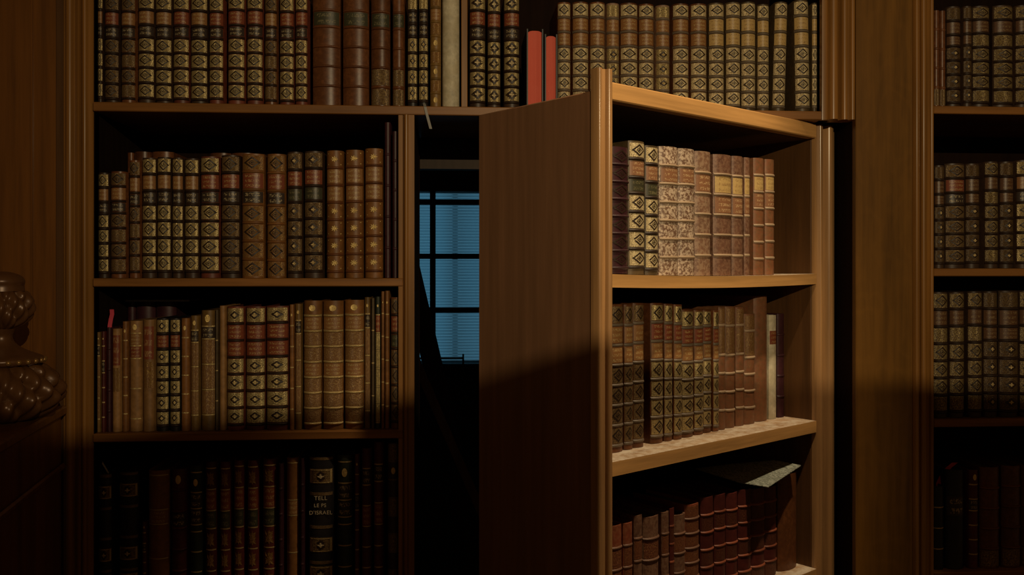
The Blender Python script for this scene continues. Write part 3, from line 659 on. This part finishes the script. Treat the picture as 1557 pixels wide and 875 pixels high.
def door_row(key, where, zs, rows, rec, maxd=0.2, sag=0.0, pages='page_edges_dark'):
    for i, r in enumerate(rows):
        k = (r[0] - 930) / 310.0; rr = rec[0] + (rec[1] - rec[0]) * k
        p0 = hit(r[0], HY, PF + N * rr, N); p1 = hit(r[1], HY, PF + N * rr, N); pm = (p0 + p1) / 2
        w = (p1 - p0).length - 0.0010; pt = hit((r[0] + r[1]) / 2, r[2], PF + N * rr, N); q = zs - sag * 4 * max(0, min(1, k)) * (1 - max(0, min(1, k)))
        h = pt.z - q; a = min(0.0105, w * 0.20); d = min(maxd, max(0.08, h * 0.66), DEP - 0.02 - rr - a - 0.005)
        lab = '%s, %s from left %s' % (STY[r[3]]['look'], ORD[i], where)
        loc = Vector((pm.x, pm.y, q + 0.0006)) + N * (a + random.uniform(0.0, 0.004))
        BOOKS[(key, i)] = build_book(loc, AZ, w, h, d, r[3], lab, STY[r[3]]['look'] + ' ' + where, 0.0, pages, 0.20)
E1 = [(930, 961.5, 224, 'pl'), (962.5, 987, 215, 'dg'), (987, 1006.5, 222, 'dg'), (1008.5, 1037, 224, 'cm'), (1037.3, 1061.5, 227, 'cm'), (1062, 1086, 231, 'wc'), (1091.5, 1118.5, 236, 'ru'), (1118.8, 1135, 238, 'ru'), (1135.3, 1143.5, 240, 'ru'), (1151, 1166, 241, 'bi'), (1167.5, 1181, 243, 'bi')]
door_row('E1', "on open door's top shelf", D1, E1, (0.016, 0.016), sag=0.004)
E2 = [(931, 953, 464, 'md'), (953.3, 967, 464, 'md'), (967.3, 984, 462, 'md'), (995, 1014, 462, 'ml'), (1014.3, 1027, 463, 'ml'), (1027.3, 1040, 464, 'ml'), (1040.3, 1058.5, 472, 'ml'), (1058.8, 1073, 472, 'ml'), (1073.3, 1086, 472, 'ml'), (1086.3, 1095, 473, 'ml'),
      (1095.5, 1106, 468, 'tt'), (1107.5, 1122, 467, 'tt'), (1122.5, 1135, 468, 'tt'), (1135.5, 1151.5, 478, 'tt'), (1153, 1173, 451, 'wf'), (1173.5, 1184.5, 480, 'wh'), (1185.5, 1196, 478, 'dk')]
door_row('E2', "on open door's middle shelf", D2, E2, (0.043, 0.072), maxd=0.16)
E3 = [(932, 951.5, 801, 'ox'), (952, 966.5, 797, 'ox'), (967, 980, 785, 'rb'), (983.5, 1008, 787, 'rb'), (1008.5, 1020, 780, 'rb'), (1020.5, 1028, 774, 'dr'), (1028.5, 1047, 784, 'rb'), (1047.5, 1069, 768, 'rg'), (1070, 1089.5, 757, 'dr'), (1090, 1107, 753, 'dr'), (1109, 1126, 751, 'dr'),
      (1127, 1146.5, 745, 'dr'), (1147, 1168, 743, 'dr'), (1169, 1187, 741, 'dr'), (1190, 1218, 722, 'bx')]
door_row('E3', "on open door's lower shelf", D3, E3, (0.03, 0.03), maxd=0.17)

# newspaper lying over the books of the door's lower shelf
def at_z(px, py, h): return hit(px, py, (0, 0, ZC + h), Vector((0, 0, 1)))
P = [at_z(1057, 713, -0.396), at_z(1124, 734, -0.402), at_z(1168, 741, -0.397), at_z(1218, 708, -0.384), at_z(1178, 700, -0.383), at_z(1110, 706, -0.390)]
cpt = sum(P, Vector()) / 6
V = [p - cpt for p in P] + [p - cpt - Vector((0, 0, 0.0012)) for p in P]
nw = obj('newspaper', fix_normals(mesh('newspaper', V, [(0, 1, 2, 3, 4, 5), (11, 10, 9, 8, 7, 6)] + [(i, (i + 1) % 6, 6 + (i + 1) % 6, 6 + i) for i in range(6)])), 'newsprint', None, cpt)
tag(nw, "greyish printed newspaper lying flat on dark red books of the open door", 'newspaper')

# ------------------------------------------------------------------ passage and window behind the open door
PY = 2.25
x_l, x_r = wx(560, PY), wx(740, PY) + 0.5
WX0 = wx(585, PY); WX1 = wx(735, PY); WZ0 = wz(680, 552, PY); WZ1 = wz(680, 291, PY)
def struct(name, *a): o = box(name, *a); o['kind'] = 'structure'; return o
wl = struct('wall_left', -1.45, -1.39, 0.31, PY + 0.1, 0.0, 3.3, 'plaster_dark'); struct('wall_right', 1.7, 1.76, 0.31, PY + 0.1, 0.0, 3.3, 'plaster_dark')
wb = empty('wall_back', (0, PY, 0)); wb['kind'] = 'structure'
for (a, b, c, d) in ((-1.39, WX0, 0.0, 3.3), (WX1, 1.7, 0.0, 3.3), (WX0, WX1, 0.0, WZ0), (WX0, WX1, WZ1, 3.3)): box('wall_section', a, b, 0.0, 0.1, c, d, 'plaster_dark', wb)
wn = empty('window_1', ((WX0 + WX1) / 2, PY, WZ0)); wn['kind'] = 'structure'; wcx = (WX0 + WX1) / 2
def WB(name, x0, x1, y0, y1, z0, z1, mat): return box(name, x0 - wcx, x1 - wcx, y0, y1, z0 - WZ0, z1 - WZ0, mat, wn)
vx = [wx(585, PY), wx(658, PY), wx(735, PY)]; vz = [WZ0, wz(680, 472, PY), wz(680, 390, PY), wz(680, 307.5, PY), WZ1]
mw = 0.0125
for xx in vx: WB('mullion', xx - mw, xx + mw, -0.012, 0.03, WZ0, WZ1, 'window_paint')
for zz in vz[1:4]: WB('glazing_bar', WX0, WX1, -0.006, 0.024, zz - 0.012, zz + 0.012, 'window_paint')
for i in range(2):
    for k in range(4): WB('pane', vx[i] + mw, vx[i + 1] - mw, 0.008, 0.011, vz[k] + 0.012, vz[k + 1] - 0.012, 'pane_glass')
WB('sill', WX0 - 0.05, WX1 + 0.05, -0.06, 0.0, WZ0 - 0.03, WZ0, 'window_paint')
# slatted blind outside the glass
V = []; Fc = []; n = 64; hz = (WZ1 - WZ0 + 0.1) / n
for i in range(n):
    z = WZ0 - 0.05 + hz * i; b = len(V); q = 0.0016
    for xx in (WX0 - 0.03, WX1 + 0.03): V += [(xx, 0, z + 0.0008), (xx, -q, z + hz * 0.35), (xx, -q, z + hz * 0.65), (xx, 0, z + hz)]
    for k in range(3): Fc.append((b + k, b + 4 + k, b + 5 + k, b + k + 1))
bl = obj('window_blind', mesh('window_blind', [(x - wcx, y, z - WZ0) for x, y, z in V], Fc), 'blind_fabric', None, (wcx, PY + 0.13, WZ0))
tag(bl, 'blue daylit slatted blind hanging outside the small-paned window', 'blind')
WB('outer_post', wx(692, PY + 0.19) - 0.012, wx(692, PY + 0.19) + 0.012, 0.18, 0.2, WZ0 - 0.3, WZ1 + 0.3, 'iron')
# batten across the opening and a hanging rail by the window
bt = box('trim_1', JL + 0.0005, HX1, 0.306, 0.325, wz(680, 257, 0.306), wz(680, 243, 0.306), 'plank_dark'); bt['kind'] = 'structure'
bt = box('added_filler', JL + 0.0005, HX1, 0.326, 0.34, wz(680, 257, 0.306), Z0 + 0.05, 'plank_dark'); bt['kind'] = 'structure'  # dark board added to close off blue window light above the batten
wr = empty('window_rail', (wx(690, PY - 0.08), PY - 0.08, wz(690, 545, PY - 0.08)))
tag(wr, 'thin dark rail with upturned end in front of the window sill', 'rail')
box('bar', -0.30, 0.045, -0.004, 0.004, -0.004, 0.004, 'iron', wr); box('bar_end', 0.037, 0.045, -0.004, 0.004, 0.004, 0.018, 'iron', wr); box('bracket', 0.037, 0.045, -0.004, 0.02, -0.04, -0.004, 'iron', wr)
# plank leaning in the passage
YP = 0.95
def plank(name, pxa, pya, pxb, pyb, wpx, th, mat, lab):
    a = wall_pt(pxa, pya, YP); b = wall_pt(pxb, pyb, YP); d = (b - a).normalized(); s = (wx(700 + wpx, YP) - wx(700, YP)) / 2
    e = a + d * ((0.004 - a.z) / d.z); tp = a - d * 0.45; side = Vector((d.z, 0, -d.x)) * s; nrm = Vector((0, th / 2, 0)); V = []
    for p in (e, tp):
        for q in (-side - nrm, side - nrm, side + nrm, -side + nrm): V.append(p + q - e)
    V[0].z = V[1].z = V[2].z = V[3].z = 0.0
    o = obj(name, fix_normals(mesh(name, V, [(0, 1, 2, 3), (4, 5, 6, 7), (0, 1, 5, 4), (1, 2, 6, 5), (2, 3, 7, 6), (3, 0, 4, 7)])), mat, None, (e.x, e.y, 0.0005)); tag(o, lab, 'plank'); return o
plank('leaning_plank', 622, 400, 656, 545, 30, 0.02, 'plank_dark', 'broad dark plank leaning across the lower left window panes')
YP = 0.80
plank('leaning_plank', 655, 600, 716, 740, 14, 0.015, 'case_wood_z', 'narrow brown batten leaning in the dark passage below the window')

# ------------------------------------------------------------------ pier and carved finial at the far left
A = W((97 - CX) / F * 1.655, 1.655); dn = Vector((0.236, -1.0)).normalized()
X0, Zz0 = (97 - CX) / F * 1.655, 1.655
Bp = W(X0 + dn.x * 0.75, Zz0 + dn.y * 0.75); A.z = Bp.z = 0
ud = (Bp - A).normalized(); out = Vector((-ud.y, ud.x, 0))
if out.dot(CAM - A) < 0: out = -out
out.z = 0; azp = math.atan2(ud.y, ud.x); flip = 1 if Vector((-ud.y, ud.x, 0)).dot(out) > 0 else -1
pr = tag(empty('plinth', (A.x, A.y, 0.0), azp), 'dark polished plinth with sloping-away ledge below the carved finial', 'plinth')
def PB(name, u0, u1, o0, o1, z0, z1, mat, bevel=0.0):
    ys = sorted((flip * o0, flip * o1)); return box(name, u0, u1, ys[0], ys[1], z0, z1, mat, pr, bevel)
PB('body', 0.02, 0.75, -0.30, 0.0, 0.0, ZC - 0.262, 'pier_wood')
PB('ledge', 0.018, 0.75, -0.30, 0.010, ZC - 0.2615, ZC - 0.245, 'pier_wood', 0.003)
PB('moulding', 0.02, 0.40, 0.0005, 0.008, ZC - 0.362, ZC - 0.350, 'pier_wood', 0.003)
PB('moulding', 0.385, 0.40, 0.0005, 0.008, 0.0, ZC - 0.3625, 'pier_wood', 0.003)
# carved finial
fc = W((2 - CX) / F * 1.47, 1.47, -0.245); k = 1.47 / F
fin = tag(empty('carved_finial', fc), 'gilded carved wooden finial with beaded collar standing at the left edge', 'finial')
def lathe(name, prof, mat, lobes=0, depth=0.0, twist=0.0, n=144):
    V = []; Fc = []; m = len(prof)
    for i in range(n):
        t = 2 * math.pi * i / n
        for j, (r, z) in enumerate(prof):
            q = r * (1 + depth * (abs(math.sin(lobes * t / 2 + twist * z)) ** 0.7 - 0.8) + 0.25 * depth * math.sin(lobes * 2 * t - twist * 1.7 * z)) if lobes else r
            V.append((q * math.cos(t), q * math.sin(t), z))
    for i in range(n):
        for j in range(m - 1): a = i * m + j; b = ((i + 1) % n) * m + j; Fc.append((a, b, b + 1, a + 1))
    return obj(name, mesh(name, V, Fc, True, 1.2), mat, fin)
def prof(pts):
    out_ = []
    for i in range(len(pts) - 1):
        p0, p1, p2, p3 = pts[max(i - 1, 0)], pts[i], pts[i + 1], pts[min(i + 2, len(pts) - 1)]
        for q in range(4):
            t = q / 4; out_.append(tuple(0.5 * (2 * p1[a] + (p2[a] - p0[a]) * t + (2 * p0[a] - 5 * p1[a] + 4 * p2[a] - p3[a]) * t * t + (3 * p1[a] - p0[a] - 3 * p2[a] + p3[a]) * t ** 3) for a in (0, 1)))
    out_.append(pts[-1]); return [(max(0.0, (x - 2) * k), (643 - y) * k) for x, y in out_]
lathe('carved_base', prof([(2, 643), (34, 643), (58, 636), (76, 622), (85, 606), (83, 590), (75, 576), (64, 564), (54, 558)]), 'carved_gilt', 11, 0.22, 55)
lathe('collar', prof([(54, 558), (60, 555), (61, 549), (56, 545), (46, 541)]), 'carved_gilt')
lathe('neck', prof([(46, 541), (30, 533), (20, 524), (17, 514), (21, 503)]), 'carved_gilt')
lathe('carved_bud', prof([(21, 503), (36, 494), (44, 480), (45, 464), (40, 452), (34, 446)]), 'carved_gilt', 9, 0.22, 70)
lathe('knob', prof([(34, 446), (33, 438), (34, 430), (28, 422), (14, 417), (2, 416)]), 'carved_gilt')
bs = []
for i in range(26):
    t = 2 * math.pi * i / 26; r = 60.5 * k - 2 * k; rr = 0.0045
    if i == 0:
        V = []; Fc = []
        for a in range(7):
            for b in range(10): V.append((rr * math.sin(math.pi * a / 6) * math.cos(2 * math.pi * b / 10), rr * math.sin(math.pi * a / 6) * math.sin(2 * math.pi * b / 10), rr * math.cos(math.pi * a / 6)))
        for a in range(6):
            for b in range(10): Fc.append((a * 10 + b, (a + 1) * 10 + b, (a + 1) * 10 + (b + 1) % 10, a * 10 + (b + 1) % 10))
        bm_ = mesh('bead', V, Fc, True, 3.0)
    obj('bead', bm_, 'bead_gilt', fin, (r * math.cos(t), r * math.sin(t), (643 - 551.5) * k))

# ------------------------------------------------------------------ unseen lamp stand, added so its bowl cuts off the low light
LR = 0.25; LD = 0.338 * LR
fl = tag(empty('added_floor_lamp', (LA.x, LA.y, 0.0)), 'unseen added lamp stand whose dark metal bowl cuts off the low light', 'floor lamp')
def turned(name, pr_, mat, par, n=48):
    V = []; Fc = []; m = len(pr_)
    for i in range(n):
        t = 2 * math.pi * i / n
        for r, z in pr_: V.append((r * math.cos(t), r * math.sin(t), z))
    for i in range(n):
        for j in range(m - 1): a = i * m + j; b = ((i + 1) % n) * m + j; Fc.append((a, b, b + 1, a + 1))
    return obj(name, mesh(name, V, Fc, True, 0.8), mat, par)
zr = LA.z - LD
turned('base', [(0.0, 0.0), (0.15, 0.0), (0.15, 0.015), (0.03, 0.03), (0.014, 0.04)], 'iron', fl)
turned('pole', [(0.014, 0.03), (0.014, zr - 0.085)], 'iron', fl)
turned('bowl', [(0.0, zr - 0.09), (0.10, zr - 0.075), (0.19, zr - 0.045), (LR, zr), (LR - 0.003, zr), (0.19, zr - 0.040), (0.10, zr - 0.070), (0.0, zr - 0.085)], 'iron', fl, 96)  # added rim, sized to keep the key light off the lower shelves
turned('bulb_holder', [(0.012, zr - 0.085), (0.012, LA.z - 0.03), (0.0, LA.z - 0.029)], 'iron', fl, 16)
lamp('key_lamp', 'SPOT', LA, W(0.22, 1.75, 0.20), 90, (1.0, 0.78, 0.46), shadow_soft_size=0.0025, spot_size=math.radians(72), spot_blend=1.0)

# ------------------------------------------------------------------ small papers, ribbons and lettering
def strip_at(name, pts, y, wpx, mat, lab, cat):
    P3 = [wall_pt(px, py, y + dy) for px, py, dy in pts]; o0 = P3[0].copy()
    o = ribbon(name, [p - o0 for p in P3], ((wx(700 + wpx, y) - wx(700, y)), 0, 0.0), 0.0006, mat); o.location = o0; tag(o, lab, cat)
strip_at('bookmark', [(166.5, 510, 0), (167, 495, 0), (168.5, 486, 0.003), (170.5, 478, 0.008), (170, 471, 0.014)], 0.03, 6, 'pink_ribbon', 'pink ribbon bookmark rising from thin books on the third left shelf', 'bookmark')
strip_at('bookmark', [(168, 727, 0), (164.5, 719, 0), (158, 708, 0.004), (152.5, 699, 0.008)], 0.04, 2.6, 'white_paper', 'narrow white paper slip sticking out of the lowest left shelf', 'bookmark')
strip_at('paper_slip', [(1426, 748, 0), (1428, 735, 0), (1434, 722, 0.004), (1442, 712, 0.010), (1452, 704, 0.016)], 0.04, 10, 'red_paper', 'red paper slip bending out of black book on right bookcase', 'paper slip')
strip_at('paper_slip', [(645, 158, -0.0), (646.5, 163, -0.016), (648, 170, -0.017), (651, 181, -0.016), (655, 196, -0.012)], 0.014, 4, 'grey_paper', 'thin grey paper slip hanging over the edge of top left shelf', 'paper slip')
for txt, pxc, py, sz in (('TELL', 487.5, 758.5, 6.0), ('LE PS', 486.5, 769.5, 5.2), ("D'ISRAEL", 487.5, 780.5, 5.6)):
    cu = bpy.data.curves.new('title_text', 'FONT'); cu.body = txt; cu.align_x = 'CENTER'; cu.align_y = 'CENTER'; cu.extrude = 0.0001
    cu.size = (wx(700 + sz, 0.01) - wx(700, 0.01)) * 1.45; cu.space_character = 1.1
    tmp = bpy.data.objects.new('tmp', cu); me = bpy.data.meshes.new_from_object(tmp); bpy.data.objects.remove(tmp)
    p = wall_pt(pxc, py, 0.014); o = obj('title_text', me, 'letter_ink', tb, (p.x - tb.location.x, -0.0112, p.z - tb.location.z)); o.rotation_euler = (math.pi / 2, 0, 0)
